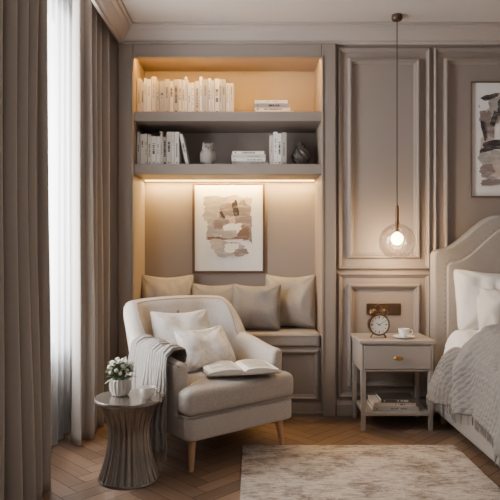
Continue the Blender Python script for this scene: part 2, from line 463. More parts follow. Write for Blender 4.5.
b = B()
b.box(-.875, 3.1, -.6, 4.55, CE, CE + .1)
b.box(-1.3, -.875, -.6, 4.55, CE + .1, CE + .2)
struct(b.build('ceiling', M['ceil'], smooth=False))

b = B()
b.box(.575, 3.1, 4.0, 4.1, 0, CE); b.box(-1.3, -.905, 4.0, 4.1, 0, CE + .1); b.box(-.905, .575, 4.0, 4.1, 2.532, CE)
b.box(-1.3, 3.1, 4.45, 4.55, 0, CE)
struct(b.build('wall_back', M['wall'], smooth=False))
WY0, WY1, WZ0, WZ1 = 1.75, 3.74, .50, 2.6
b = B()
b.box(-1.3, XL, -.6, 4.0, 0, WZ0); b.box(-1.3, XL, -.6, 4.0, WZ1, CE + .1)
b.box(-1.3, XL, -.6, WY0, WZ0, WZ1); b.box(-1.3, XL, WY1, 4.0, WZ0, WZ1)
struct(b.build('wall_left', M['wall'], smooth=False))
struct(B().box(3.0, 3.1, -.6, 4.0, 0, CE).build('wall_right', M['wall'], smooth=False))

# window
win = bpy.data.objects.new('window_1', None); C.objects.link(win); struct(win); win.location = (-1.25, (WY0 + WY1) / 2, WZ0)
b = B(); hy = (WY1 - WY0) / 2; hz = WZ1 - WZ0
for (y0, y1, z0, z1) in ((-hy, -hy + .05, 0, hz), (hy - .05, hy, 0, hz), (-hy, hy, 0, .05), (-hy, hy, hz - .05, hz), (-.025, .025, 0, hz)):
    b.box(-.03, .03, y0, y1, z0, z1)
b.build('window_frame', M['winframe'], win, bevel=.004)
B().box(-.004, .004, -hy + .045, hy - .045, .045, hz - .045).build('pane', M['pane'], win, smooth=False)

# crown
prof = [(0, 2.532), (.018, 2.532), (.022, 2.548), (.04, 2.553), (.058, 2.575), (.074, 2.605), (.092, 2.618), (.097, 2.632), (.112, 2.634), (.112, CE), (0, CE)]
b = B(); b.loft([[Vector((x, 4.0 - d, z)) for d, z in prof] for x in (-.893, 3.0)])
struct(b.build('trim_1', M['crown'], ang=25))
b = B(); b.loft([[Vector((-.893 + d, y, z)) for d, z in prof] for y in (-.6, 4.0)])
struct(b.build('trim_2', M['crown'], ang=25))
# wall panelling
outer = [(0, 0), (.003, .016), (.012, .024), (.020, .014), (.030, .008), (.034, 0)]
inner = [(0, 0), (.002, .016), (.010, .031), (.018, .031), (.024, .013), (.036, .008), (.040, 0)]
k = 3
for (x0, x1) in ((.597, 1.233), (1.253, 2.18), (2.20, 2.98)):
    for (z0, z1) in ((.995, 2.515), (.12, .975)):
        b = B(); moulding(b, x0, x1, z0, z1, 4.0, outer)
        moulding(b, x0 + .072, x1 - .072, z0 + .075, z1 - .075, 4.0, inner)
        struct(b.build('trim_%d' % k, M['wall'], ang=20)); k += 1
b = B(); b.loft([[Vector((x, 4.0 - d, z)) for d, z in ((0, 0), (.02, 0), (.02, .075), (.012, .088), (.008, .1), (0, .1))] for x in (.592, 3.0)])
struct(b.build('baseboard_back', M['wall'], ang=25))

# ------------------------------------------------------------------ built-in bookcase with bench
bk = thing('built_in_bookcase', 'taupe built-in bookcase niche with lit shelves and a panelled bench base', 'bookcase', (-.155, 3.96, 0))
def W(b): b.bm.transform(Matrix.Translation((.155, -3.96, 0))); return b   # world coords -> local
b = B()
b.box(-.895, -.793, 3.96, 4.0, 0, 2.53); b.box(.488, .584, 3.96, 4.0, 0, 2.53); b.box(-.793, .488, 3.96, 4.0, 2.438, 2.53)
W(b).build('face_frame', M['cab'], bk, bevel=.006)
b = B()
moulding(b, -.805, .500, .02, 2.450, 3.96, [(0, 0), (.003, .008), (.010, .010), (.014, .004), (.0125, 0)])
W(b).build('bead_moulding', M['cab'], bk, ang=20)
b = B(); b.box(-.90, -.793, 4.0, 4.42, 0, 2.53)
W(b).build('side_panel', M['cabin'], bk, smooth=False)
b = B(); b.box(.488, .57, 4.0, 4.42, 0, 2.53)
W(b).build('side_panel', M['cabin'], bk, smooth=False)
b = B(); b.box(-.793, .488, 4.40, 4.42, 0, 2.53)
W(b).build('back_panel', M['nicheback'], bk, smooth=False)
b = B(); b.box(-.793, .488, 4.0, 4.40, 2.475, 2.53)
W(b).build('top_panel', M['cabin'], bk, smooth=False)
for (z0, z1) in ((2.010, 2.075), (1.648, 1.718)):
    b = B(); b.box(-.793, .488, 3.985, 4.40, z0, z1)
    W(b).build('shelf', M['cab'], bk, bevel=.003)
b = B(); b.box(-.793, .488, 4.0, 4.40, .0, .465); b.box(-.793, .488, 3.975, 4.0, 0, .085)
moulding(b, -.775, -.165, .105, .45, 4.0, inner); moulding(b, -.14, .47, .105, .45, 4.0, inner)
W(b).build('bench_base', M['cab'], bk, bevel=.003, ang=20)
b = B(); b.box(-.78, .475, 4.335, 4.351, 1.642, 1.648)
W(b).build('led_strip', M['led'], bk, smooth=False)
b = B(); b.box(-.78, .475, 4.005, 4.018, 2.469, 2.475)
W(b).build('led_strip', M['led'], bk, smooth=False)

o = pad(B(), rrect(-.635, .635, -.205, .205, .03), 0, .095, .025, .006).build('bench_cushion', M['bench'])
o.location = (-.1525, 4.185, .466); tag(o, 'long greige seat cushion lying on the niche bench', 'cushion')
B().tube([(p.x, p.y, .077) for p in rrect(-.637, .637, -.207, .207, .03)], .004, 6, closed=True).build('piping', M['bench'], o)

# niche scatter cushions
gz = .566
for (x, y, z, w, h, t, yaw, lean, m, lab, sd) in (
    (-.60, 4.22, gz, .39, .40, .14, 6, 14, 'cush_d', 'tall greige cushion at the left end of the niche bench', 1),
    (-.265, 4.16, gz, .34, .345, .14, -4, 20, 'cush_c', 'smaller grey cushion half hidden behind the armchair back on the bench', 2),
    (.035, 4.10, gz, .36, .345, .14, -6, 20, 'cush_c', 'square grey cushion standing in front of the rightmost bench cushion', 3),
    (.285, 4.24, gz, .38, .40, .14, -10, 14, 'cush_d', 'tall greige cushion at the right end of the niche bench', 4)):
    pillow('scatter_cushion', lab, w, h, t, M[m], T(x, y, z) @ Rz(yaw) @ Rx(90 - lean), group='cushions on the niche bench', seed=sd, slump=.05, crease=.024)

# ------------------------------------------------------------------ books
ORD = ['first', 'second', 'third', 'fourth', 'fifth', 'sixth', 'seventh', 'eighth', 'ninth', 'tenth', 'eleventh', 'twelfth', 'thirteenth', 'fourteenth',
       'fifteenth', 'sixteenth', 'seventeenth', 'eighteenth', 'nineteenth', 'twentieth', 'twenty-first', 'twenty-second', 'twenty-third', 'twenty-fourth', 'twenty-fifth', 'twenty-sixth', 'twenty-seventh', 'twenty-eighth', 'twenty-ninth', 'thirtieth', 'thirty-first', 'thirty-second', 'thirty-third', 'thirty-fourth', 'thirty-fifth', 'thirty-sixth', 'thirty-seventh', 'thirty-eighth']
CN = {'c1': 'white', 'c2': 'cream', 'c3': 'pale grey', 'c4': 'taupe', 'c5': 'dark grey'}
def book(t, h, d, cov, label, loc, rot=(0, 0, 0), group=None):
    o = thing('book', label, 'book', loc, rot, group)
    e = .0022
    # one continuous wrapper: board, spine, board
    pr = [(0, d), (0, 0), (t, 0), (t, d), (t - e, d), (t - e, e), (e, e), (e, d)]
    b = B(); b.loft([[Vector((x, y, z)) for x, y in pr] for z in (0, h)])
    b.build('cover', M[cov], o, smooth=False)
    B().box(e, t - e, e, d - .004, .003, h - .004).build('pages', M['page'], o, smooth=False)
    return o
S1, S2 = 2.0755, 1.7185
x = -.787; i = 0
while x < -.125:
    t = random.choice([.016, .020, .024, .029, .036]) + random.uniform(-.001, .001); h = random.choice([.222, .236, .246, .252, .262]) + random.uniform(-.003, .003); cv = random.choice(['c1', 'c1', 'c1', 'c2', 'c2', 'c3'])
    book(t, h, .17, cv, '%s upright book, %s from the left in the top shelf row' % (CN[cv], ORD[i]), (x, 4.07 + random.uniform(0, .016), S1), group='upright books on the top shelf')
    x += t + .0026; i += 1
x = -.787; i = 0
while x < -.50:
    t = random.choice([.018, .024, .031]) + random.uniform(-.001, .001); h = random.choice([.204, .220, .236]) + random.uniform(-.002, .002); cv = random.choice(['c1', 'c1', 'c2', 'c3', 'c2'])
    book(t, h, .165, cv, '%s upright book, %s from the left on the middle shelf' % (CN[cv], ORD[i]), (x, 4.07 + random.uniform(0, .012), S2), group='upright books on the middle shelf')
    x += t + .0026; i += 1
book(.022, .222, .165, 'c1', 'white book leaning against the left row on the middle shelf', (x + .046, 4.072, S2 + .0005), (0, -R(12), 0), 'upright books on the middle shelf')
def stack(x0, y0, z0, items, where, group, spread=.014):
    z = z0
    for i, (t, l, d, cv, pos) in enumerate(items):
        book(t, l, d, cv, '%s book lying flat, %s %s' % (CN[cv], pos, where), (x0 + random.uniform(0, spread), y0 + random.uniform(0, .012), z + t), (0, PI / 2, 0), group)
        z += t + .0006
    return z
stack(.03, 4.07, S1, [(.026, .262, .19, 'c2', 'at the bottom'), (.024, .250, .18, 'c1', 'second from the bottom'), (.026, .245, .18, 'c3', 'third from the bottom'), (.022, .23, .17, 'c1', 'on top')],
      'of the top shelf stack', 'flat stack on the top shelf')
stack(-.13, 4.07, S2, [(.028, .245, .19, 'c3', 'at the bottom'), (.024, .235, .18, 'c1', 'second from the bottom'), (.026, .24, .18, 'c2', 'third from the bottom'), (.022, .22, .17, 'c1', 'on top')],
      'of the middle shelf stack', 'flat stack on the middle shelf')
x = .138
for i, (t, h, cv, lab) in enumerate(((.024, .210, 'c2', 'cream short upright book right beside the middle shelf flat stack'), (.028, .235, 'c1', 'white upright book, second to the right of the middle shelf flat stack'),
                                     (.024, .222, 'c1', 'white upright book, third to the right of the middle shelf flat stack'), (.034, .230, 'c3', 'pale grey thick upright book nearest the dark carved ornament'))):
    book(t, h, .165, cv, lab, (x, 4.07, S2), group='short upright group on the middle shelf'); x += t + .002

# shelf ornaments
o = thing('figurine', 'small pale plaster owl figurine between books on the middle shelf', 'figurine', (-.298, 4.14, S2), (0, 0, R(6)))
b = B()
b.ball((0, 0, .066), .056, 4, (.86, .80, 1.12))            # body
b.ball((0, -.004, .132), .040, 4, (1.02, .88, .86))        # head
for s in (-1, 1):
    b.tube([(s * .022, -.004, .150), (s * .031, -.004, .166), (s * .034, -.004, .176)], [.013, .008, .002], 10)   # ear tufts
    b.ball((s * .043, .006, .070), .040, 3, (.34, .72, 1.15))   # wings
    b.ball((s * .018, -.036, .010), .013, 3, (1, 1.3, .75))     # feet
    b.ball((s * .016, -.032, .136), .016, 3, (1, .55, 1))       # eye discs
b.tube([(0, .030, .05), (0, .046, .022), (0, .050, .004)], [.020, .018, .012], 12)
f_ = b.build('body', M['stone'], o, ang=180)
q = f_.modifiers.new('Remesh', 'REMESH'); q.mode = 'VOXEL'; q.voxel_size = .003; q.use_smooth_shade = True
q = f_.modifiers.new('Smooth', 'SMOOTH'); q.iterations = 2
for s in (-1, 1):
    B().ball((s * .016, -.0405, .136), .0068, 2, (1, .5, 1)).build('eye', M['stoned'], o)
B().tube([(0, -.036, .130), (0, -.046, .124), (0, -.044, .115)], [.006, .0045, .001], 8).build('beak', M['stoned'], o)
o = thing('ornament', 'dark grey round carved ornament at the middle shelf right end', 'ornament', (.362, 4.15, S2))
pr = [(.034, 0), (.036, .006), (.032, .012)]
for i in range(1, 20):
    a = PI * i / 20
    pr.append((.030 + .034 * math.sin(a), .012 + .128 * i / 20))
B().lathe(pr + [(.028, .142)], 72, lobes=9, amp=lambda z: .09 if .02 < z < .135 else 0, twist=14).build('body', M['dglass'], o)
B().lathe([(.030, .1425), (.034, .148), (.026, .160), (.012, .168), (.014, .176), (.008, .184), (.001, .186)], 32).build('finial', M['dglass'], o)

# ------------------------------------------------------------------ framed art
def blob(b, cx, cz, rx, rz, y, mi, seed, n=40, rough=.32, rot=0):
    pts = []
    for i in range(n):
        a = 2 * PI * i / n
        q = 1 + rough * noise.noise(Vector((math.cos(a) * 1.7 + seed, math.sin(a) * 1.7, seed * .7))) + rough * .6 * noise.noise(Vector((math.cos(a) * 5 + seed, math.sin(a) * 5, 3)))
        cs, sn = math.cos(a), math.sin(a)
        e = (abs(cs) ** 5 + abs(sn) ** 5) ** (-1 / 5)
        px, pz = rx * q * e * cs, rz * q * e * sn
        pts.append((cx + px * math.cos(rot) - pz * math.sin(rot), y, cz + px * math.sin(rot) + pz * math.cos(rot)))
    b.face(pts, mi)
def picture(label, cx, cz, w, h, y, fm, blobs, mats, fw=.014, mat_m=.03, sc=1.0):
    o = thing('framed_picture', label, 'picture', (cx, y, cz))
    b = B(); moulding(b, -w / 2, w / 2, -h / 2, h / 2, 0, [(0, 0), (0, .022), (fw, .022), (fw, 0)])
    b.build('frame', M[fm], o, smooth=False)
    B().box(-w / 2 + fw, w / 2 - fw, -.010, -.001, -h / 2 + fw, h / 2 - fw).build('mount', M['paper'], o, smooth=False)
    b = B(); iw, ih = w / 2 - fw - mat_m, h / 2 - fw - mat_m
    b.face([(-iw, -.0106, -ih), (iw, -.0106, -ih), (iw, -.0106, ih), (-iw, -.0106, ih)], 0)
    for k, (bx, bz, rx, rz, mi, rot) in enumerate(blobs):
        blob(b, bx * sc, bz * sc, rx * sc, rz * sc, -.0112 - k * .0004, mi, k * 2.3 + w, rot=rot)
    b.build('print', [M[m] for m in mats], o, smooth=False)
    return o
AM = ['a6', 'a1', 'a2', 'a3', 'a4', 'a5']
picture('bronze framed abstract print in blush and mauve above the niche bench', -.160, 1.298, .545, .685, 4.3985, 'art_wood',
        [(-.06, .16, .13, .09, 5, .05), (.09, .19, .09, .065, 1, 0), (-.09, .04, .09, .11, 5, 0), (.03, .06, .12, .12, 1, .1), (.12, .06, .065, .15, 3, .05), (-.02, .14, .06, .05, 3, .2), (.055, .15, .024, .06, 4, .2),
         (.12, -.04, .05, .055, 2, .1), (-.06, .03, .07, .040, 3, .05), (.03, -.01, .07, .04, 6, .1), (-.02, -.085, .16, .012, 2, .03), (.0, -.05, .07, .03, 5, .05), (-.01, -.17, .12, .06, 5, .02), (.02, -.16, .06, .035, 6, 0), (-.10, -.13, .045, .035, 1, 0),
         (-.05, .10, .012, .035, 4, .5), (.10, -.20, .055, .028, 3, .05)], AM + ['a6'], fw=.018, sc=.93)
picture('thin framed black and grey abstract print on the wall above the bed', 1.805, 1.885, .60, .79, 3.9985, 'thinframe',
        [(-.13, .20, .10, .09, 5, .1), (-.13, -.16, .10, .10, 5, .05), (.1, .05, .15, .2, 5, .1), (-.19, .10, .04, .10, 3, .15), (-.19, -.03, .04, .06, 1, -.1), (-.13, -.04, .10, .032, 4, .15), (-.08, .22, .035, .06, 4, 0), (-.13, -.20, .07, .05, 1, .1),
         (-.19, -.21, .05, .04, 3, .2), (-.04, .08, .06, .06, 6, 0), (.1, -.15, .08, .07, 4, .3), (-.21, .25, .035, .05, 6, .1), (-.17, .29, .06, .016, 4, .3), (-.15, -.29, .09, .020, 3, .05), (-.21, .06, .012, .06, 4, .2), (-.14, .14, .018, .05, 4, -.3)], AM + ['a6'], fw=.009, mat_m=.02)

# ------------------------------------------------------------------ socket plate
o = thing('switch_plate', 'dark brass plate with three square sockets on the panelled wall', 'socket', (.915, 4.0, .725))
pad(B(), rrect(-.118, .118, -.04, .04, .008), 0, .008, .003).build('plate', M['dbrass'], o, xf=Rx(90))
for i in (-1, 0, 1):
    pad(B(), rrect(-.03 + i * .074, .03 + i * .074, -.027, .027, .006), .0082, .012, .0015).build('socket', M['dbrass'] if i else M['clockm'], o, xf=Rx(90))

# ------------------------------------------------------------------ pendant lamp
PX, PY = .952, 3.78
o = thing('pendant_lamp', 'clear glass globe pendant with slim brass socket and lit bulb hanging above the nightstand', 'lamp', (PX, PY, 0))
B().lathe([(.034, CE), (.036, CE - .02), (.030, CE - .034), (.006, CE - .036)], 32).build('canopy', M['dbrass'], o)
B().tube([(0, 0, CE - .036), (0, 0, 1.415)], .0030, 8).build('cord', M['black'], o)
B().lathe([(.004, 1.42), (.009, 1.415), (.0115, 1.405), (.0115, 1.315), (.015, 1.312), (.015, 1.296), (.012, 1.294)], 24).build('socket', M['clockm'], o)
gp = []
GR = .116; GZ = 1.185
for i in range(33):
    a = R(8) + (PI - R(8)) * i / 32
    gp.append((max(.0005, GR * math.sin(a)), GZ + GR * math.cos(a)))
B().lathe(gp, 48, cap0=False, cap1=False).build('glass_globe', M['globe'], o)
B().lathe([(.011, 1.2935), (.012, 1.262), (.016, 1.246)], 24).build('bulb_holder', M['clockm'], o)
bp = [(.012, 1.2455)] + [(.040 * math.sin(R(25) + (PI - R(25)) * i / 14), 1.203 + .040 * math.cos(R(25) + (PI - R(25)) * i / 14)) for i in range(14)] + [(.001, 1.163)]
B().lathe(bp, 28).build('bulb', M['bulb'], o)

# ------------------------------------------------------------------ curtains
def curtain(name, x, y0, y1, z0, z1, amp, folds, m, seed, irr=.35, ph0=0):
    b = B()
    def f(u, v):
        z = z0 + (z1 - z0) * v
        # folds wander and swell gently down the drop
        uu = u + irr * .05 * math.sin(u * 8 + seed) + irr * .07 * noise.noise(Vector((u * 4.5, v * 1.2, seed)))
        ph = uu * folds * 2 * PI + ph0
        w = math.sin(ph + .35 * math.sin(ph)) + .12 * math.sin(2 * ph + seed)
        w += .30 * noise.noise(Vector((u * folds * 1.3, v * 1.8, seed + 7)))
        a = amp * (.84 + .20 * (1 - v)) * (1 + .9 * irr * noise.noise(Vector((u * folds * .9, v * 1.0, seed + 9))))
        return Vector((x + a * w, y0 + (y1 - y0) * uu + .55 * amp * math.cos(ph), z))
    b.grid(int(folds * 26), 52, f)
    return b.build(name, m, ang=180, solid=.003 if name == 'curtain' else 0)
ct = 2.745
o = curtain('curtain', -.990, 1.90, 2.75, .006, ct, .064, 6.5, M['curtain'], 1.3, .4)
tag(o, 'floor length taupe curtain on the near side of the window', 'curtain', 'taupe curtains')
o = curtain('curtain', -.985, 3.38, 3.92, .006, ct, .050, 4.5, M['curtain'], 4.1, .5, PI)
tag(o, 'floor length taupe curtain gathered in the corner beside the bookcase', 'curtain', 'taupe curtains')
o = curtain('sheer_curtain', -1.125, 1.95, 3.88, .006, ct, .018, 18, M['sheer'], 2.2, .25)
tag(o, 'white sheer voile curtain over the bright window', 'curtain')

# ------------------------------------------------------------------ rug
o = B().box(-.61, .61, -1.35, 1.35, 0, .012).build('rug', M['rug'], bevel=.004)
o.location = (.565, 2.0, .0005); tag(o, 'faded beige distressed rug on the herringbone floor', 'rug')

# ------------------------------------------------------------------ armchair
CH = T(-.25, 3.41, 0) @ Rz(218.5)
ch = thing('armchair', 'oatmeal upholstered armchair with light wooden legs in front of the niche', 'armchair')
ch.matrix_world = CH
hw, yb, yf, cr = .322, -.29, .225, .15
path = []
path.append(((hw, yf), (1, 0)))
NS = 12
for i in range(1, NS): path.append(((hw, yf + (yb + cr - yf) * i / NS), (1, 0)))
for i in range(15):
    a = -PI / 2 * i / 14
    path.append(((hw - cr + cr * math.cos(a), yb + cr + cr * math.sin(a)), (math.cos(a), math.sin(a))))
for i in range(1, 12): path.append(((hw - cr - 2 * (hw - cr) * i / 12, yb), (0, -1)))
for i in range(15):
    a = -PI / 2 - PI / 2 * i / 14
    path.append(((-hw + cr + cr * math.cos(a), yb + cr + cr * math.sin(a)), (math.cos(a), math.sin(a))))
for i in range(1, NS + 1): path.append(((-hw, yb + cr + (yf - yb - cr) * i / NS), (-1, 0)))
dist = [0]
for i in range(1, len(path)):
    dist.append(dist[-1] + (Vector(path[i][0]) - Vector(path[i - 1][0])).length)
half = dist[-1] / 2
def ss(a, b_, x):
    t = min(1, max(0, (x - a) / (b_ - a))); return t * t * (3 - 2 * t)
def Hf(d): return .838 - .014 * min(1, d / .3) ** 2 - .215 * ss(.27, .45, d) - .055 * ss(.45, half, d)
def section(i, dx=0, ts=1.0, hd=0.0, adv=0):
    (px, py), (nx, ny) = path[i]; d = abs(dist[i] - half)
    tk = .100 - .020 * ss(.35, half, d)          # arms slim down toward the front
    H = Hf(d) - hd; zb = .20; k = .20 - .14 * ss(.2, .5, d)
    prof = []
    t = tk * ts / 2
    m = 9
    for j in range(m):
        z = zb + (H - t - zb) * j / (m - 1)
        prof.append((-t - .016 * ts * math.sin(PI * min(1, j / (m - 1))) ** .8, z))
    for j in range(1, 8):
        a = PI - PI * j / 8
        prof.append((t * math.cos(a), H - t + t * math.sin(a)))
    for j in range(m):
        z = H - t - (H - t - zb) * j / (m - 1)
        prof.append((t, z))
    out = []
    for (q, z) in prof:
        q2 = q + k * max(0, z - .32) + .004 * noise.noise(Vector((px * 9, py * 9, z * 9 + (q > 0) * 5)))
        out.append(Vector((px + nx * q2, py + ny * q2 + adv, z)))
    return out
i0 = min(range(len(path)), key=lambda i: abs(dist[i] - (half - .43)))
i1 = len(path) - 1 - i0
def armcaps(idx):
    res = []
    for a in range(1, 6):
        t = a / 5 * PI / 2
        res.append(section(idx, ts=max(.12, math.cos(t) * .6 + .4) if a < 5 else .4, hd=.022 * (1 - math.cos(t)), adv=.028 * math.sin(t)))
    return res
loops = armcaps(0)[::-1] + [section(i) for i in range(0, i0 + 1)]
a1 = B().loft(loops).build('arm', M['chair'], ch, ang=60)
B().tube([l[14] for l in loops], .0035, 6).build('piping', M['chairpipe'], a1)
loops = [section(i) for i in range(i1, len(path))] + armcaps(len(path) - 1)
a2 = B().loft(loops).build('arm', M['chair'], ch, ang=60)
B().tube([l[14] for l in loops], .0035, 6).build('piping', M['chairpipe'], a2)
# backrest with shallow button dimples
btn = [(-.16, .735), (0, .745), (.16, .735), (-.08, .66), (.08, .66)]
secs = []
for i in range(i0, i1 + 1):
    s_ = section(i)
    for j in range(1, 9):
        p = s_[j]
        for (bx, bz) in btn:
            dd = math.hypot((p.x - bx) / .045, (p.z - bz) / .05)
            p.y -= .013 * math.exp(-dd * dd)
    secs.append(s_)
br = B().loft(secs).build('backrest', M['chair'], ch, ang=60)
B().tube([l[10] for l in secs], .0035, 6).build('piping', M['chairpipe'], br)
for (bx, bz) in btn:
    yy = yb + .050 + .010 - .20 * (bz - .32) - .006
    B().ball((bx, yy, bz), .011, 2, (1, .5, 1)).build('button', M['chairpipe'], ch)
# T shaped seat
def tee(w1, w2, y0, ym, y1, r): return round_poly([(-w1, y0), (w1, y0), (w1, ym), (w2, ym), (w2, y1), (-w2, y1), (-w2, ym), (-w1, ym)], [.03, .03, .012, .02, r, r, .02, .012], 6, .03)
pad(B(), tee(.268, .368, -.26, .266, .368, .045), .285, .428, .042, .026).build('seat_cushion', M['chairseat'], ch, ang=60)
B().tube([(p.x, p.y, .292) for p in tee(.268, .366, -.26, .266, .366, .045)], .004, 6, closed=True).build('piping', M['chairpipe'], ch)
pad(B(), rrect(-.362, .362, -.33, .362, .05), .165, .284, .018).build('seat_base', M['chair'], ch, ang=60)
for (x, y) in ((.295, .295), (-.295, .295), (.27, -.25), (-.27, -.25)):
    sx, sy = (1 if x > 0 else -1), (1 if y > 0 else -1)
    B().tube([(x, y, .17), (x + sx * .006, y + sy * .006, .1), (x + sx * .016, y + sy * .016, 0.0005)], [.023, .019, .013], 16).build('leg', M['legwood'], ch)

pillow('scatter_cushion', 'pale linen cushion leaning on the armchair back', .37, .34, .13, M['cush_a'], CH @ T(.075, -.115, .450) @ Rz(180 - 12) @ Rx(70), group='cushions in the armchair', seed=6, slump=.05, crease=.028)
pillow('scatter_cushion', 'small white mottled cushion propped in front on the armchair seat', .37, .26, .115, M['cush_b'], CH @ T(-.005, .055, .450) @ Rz(180 + 6) @ Rx(58), group='cushions in the armchair', seed=7, slump=.05, crease=.028)

# throw on the chair arm
prof = [(.250, .52), (.246, .56), (.264, .605), (.29, .628), (.345, .630), (.390, .602), (.402, .52), (.406, .42), (.412, .30), (.422, .075)]
def along(pr, t):
    ds = [0]
    for a, c in zip(pr, pr[1:]): ds.append(ds[-1] + math.dist(a, c))
    q = t * ds[-1]
    for k in range(len(pr) - 1):
        if q <= ds[k + 1] + 1e-9:
            f = (q - ds[k]) / (ds[k + 1] - ds[k]); return (pr[k][0] + (pr[k + 1][0] - pr[k][0]) * f, pr[k][1] + (pr[k + 1][1] - pr[k][1]) * f)
    return pr[-1]
b = B()
def fthrow(u, v):
    x, z = along(prof, u); y = -.17 + .34 * v
    q = v * 5 * PI + 1.5 * u + 1.6 * noise.noise(Vector((u * 2, v * 3, 4)))
    w = .026 * math.sin(q) * ss(.34, .8, u)
    y2 = y + .015 * math.sin(u * 4) + .16 * u * (v - .28)
    dz = -.03 * max(0, v - .1) * ss(.08, .18, u) * (1 - ss(.34, .45, u)) + .03 * v * ss(.8, 1, u)
    dz += .012 * math.sin(q) * ss(.08, .2, u) * (1 - ss(.34, .48, u)) + .010
    return Vector((x + .008 + w + .030 * ss(.3, 1, u), y2, z + dz + .004 * noise.noise(Vector((u * 6, v * 6, 1)))))
b.grid(60, 64, fthrow, (1.0, .45))
th = b.build('throw_blanket', M['throw'], ang=180, solid=.007)
fr = B()
for i in range(42):
    p = fthrow(1, i / 41)
    fr.tube([p, p + Vector((.003, random.uniform(-.004, .004), -.025)), p + Vector((.002, random.uniform(-.008, .008), -.052))], [.0030, .0028, .0018], 5)
fr.build('fringe', M['throw'], th)
th.matrix_world = CH
tag(th, 'grey woven throw with fringe draped over the armchair arm', 'throw')

# open book
o = thing('open_book', 'open book lying face up on the armchair seat', 'book', (0, 0, 0))
o.matrix_world = T(-.06, 3.275, .456) @ Rz(14) @ Matrix.Diagonal((1.08, 1.08, 1.1, 1))
b = B(); b.box(-.19, .19, -.125, .125, 0, .004); b.build('cover', M['c4'], o, bevel=.001)
for s in (-1, 1):
    pr = []
    for i in range(15):
        t = i / 14
        pr.append((s * (.003 + .178 * t), .006 + .034 * (math.sin(PI * min(1, t * .55 + .18)) ** 1.2) * (1 - .55 * t) + (0 if t else -.006)))
    loop = lambda y: [Vector((x, y, z)) for x, z in pr] + [Vector((s * .181, y, .0045)), Vector((s * .003, y, .0045))]
    pb = B().loft([loop(-.118), loop(.118)]).build('page_block', M['page'], o, ang=50)
    b = B()
    for r_ in range(11):
        yy = .095 - r_ * .0185
        for (t0, t1) in ((.14, .86 if r_ % 5 != 4 else .5),):
            q = [pr[int(round(14 * (t0 + (t1 - t0) * j / 6)))] for j in range(7)]
            for (xa, za), (xb, zb2) in zip(q, q[1:]):
                if xa != xb: b.face([(xa, yy, za + .0008), (xb, yy, zb2 + .0008), (xb, yy - .007, zb2 + .0008), (xa, yy - .007, za + .0008)])
    b.build('text_lines', M['print'], pb, smooth=False)

# ------------------------------------------------------------------ side table
SX, SY = -.598, 2.90
o = thing('side_table', 'brushed grey bronze round side table with a fluted hourglass base', 'table', (SX, SY, 0))
B().lathe([(.150, .378), (.164, .380), (.171, .388), (.171, .398), (.168, .403), (.10, .404), (.001, .404)], 56).build('tabletop', M['bronze'], o)
pr = []
for i in range(31):
    t = i / 30; z = .012 + .366 * t
    r = .101 + .047 * (abs(t - .60) / .60) ** 1.8 if t < .6 else .101 + .045 * ((t - .6) / .4) ** 1.8
    pr.append((r, z))
B().lathe(pr, 260, lobes=26, amp=lambda z: .025).build('pedestal', M['bronze'], o, ang=60)
B().lathe([(.150, .0005), (.153, .004), (.150, .0118)], 56).build('base_ring', M['bronze'], o)

# plant pot
o = thing('potted_flowers', 'small ribbed pale grey pot of round white flowers and leaves on the side table', 'plant', (SX - .05, SY + .02, .4045))
B().lathe([(.030, 0), (.040, .004), (.050, .03), (.053, .055), (.049, .075), (.046, .084), (.042, .084), (.042, .07)], 96, lobes=16, amp=lambda z: .05 if .005 < z < .078 else 0).build('pot', M['potc'], o)
B().lathe([(.042, .068), (.02, .072), (.001, .073)], 24).build('soil', M['gap'], o)
blooms = []
for kk in range(24):
    zz = 1 - 1.25 * (kk + .5) / 24; a = kk * 2.39996; q = math.sqrt(max(0, 1 - zz * zz))
    blooms.append((.058 * q * math.cos(a), .058 * q * math.sin(a), .130 + .048 * zz + random.uniform(-.006, .006), random.uniform(.0088, .0128)))
for (x, y, z, r) in blooms:
    b = B()
    for kk in range(16):
        zz = 1 - 2 * (kk + .5) / 16; a = kk * 2.39996; q = math.sqrt(1 - zz * zz)
        dv = Vector((q * math.cos(a), q * math.sin(a), zz))
        b.ball(Vector((x, y, z)) + dv * r * .72, r * .40, 1)
    fl = b.build('flower', M['petal'], o, ang=30)
    B().tube([(x * .25, y * .25, .07), (x * .7, y * .7, max(.08, z - r * 1.5)), (x, y, z - r * .4)], .0016, 5).build('stem', M['leaf'], fl)
def leaf_face(b, base, d, l, w):
    d = d.normalized(); s = d.cross(Vector((0, 0, 1))).normalized(); up = s.cross(d)
    c = [base + d * l * t + up * (-.25 * l * t * t) for t in (0, .3, .65, 1)]
    ws = (.1, .9, .75, .02)
    prev = None
    for p, ww in zip(c, ws):
        cur = [b.bm.verts.new(p - s * w * ww + up * w * .3 * ww), b.bm.verts.new(p), b.bm.verts.new(p + s * w * ww + up * w * .3 * ww)]
        if prev:
            b.bm.faces.new((prev[0], prev[1], cur[1], cur[0])); b.bm.faces.new((prev[1], prev[2], cur[2], cur[1]))
        prev = cur
for i in range(66):
    a = i * 2.4; el = random.uniform(-.15, 1.6)
    b = B(); leaf_face(b, Vector((.018 * math.cos(a), .018 * math.sin(a), random.uniform(.085, .137))), Vector((math.cos(a), math.sin(a), el)), random.uniform(.060, .078), .0135)
    b.build('leaf', M['leaf'], o, ang=180)
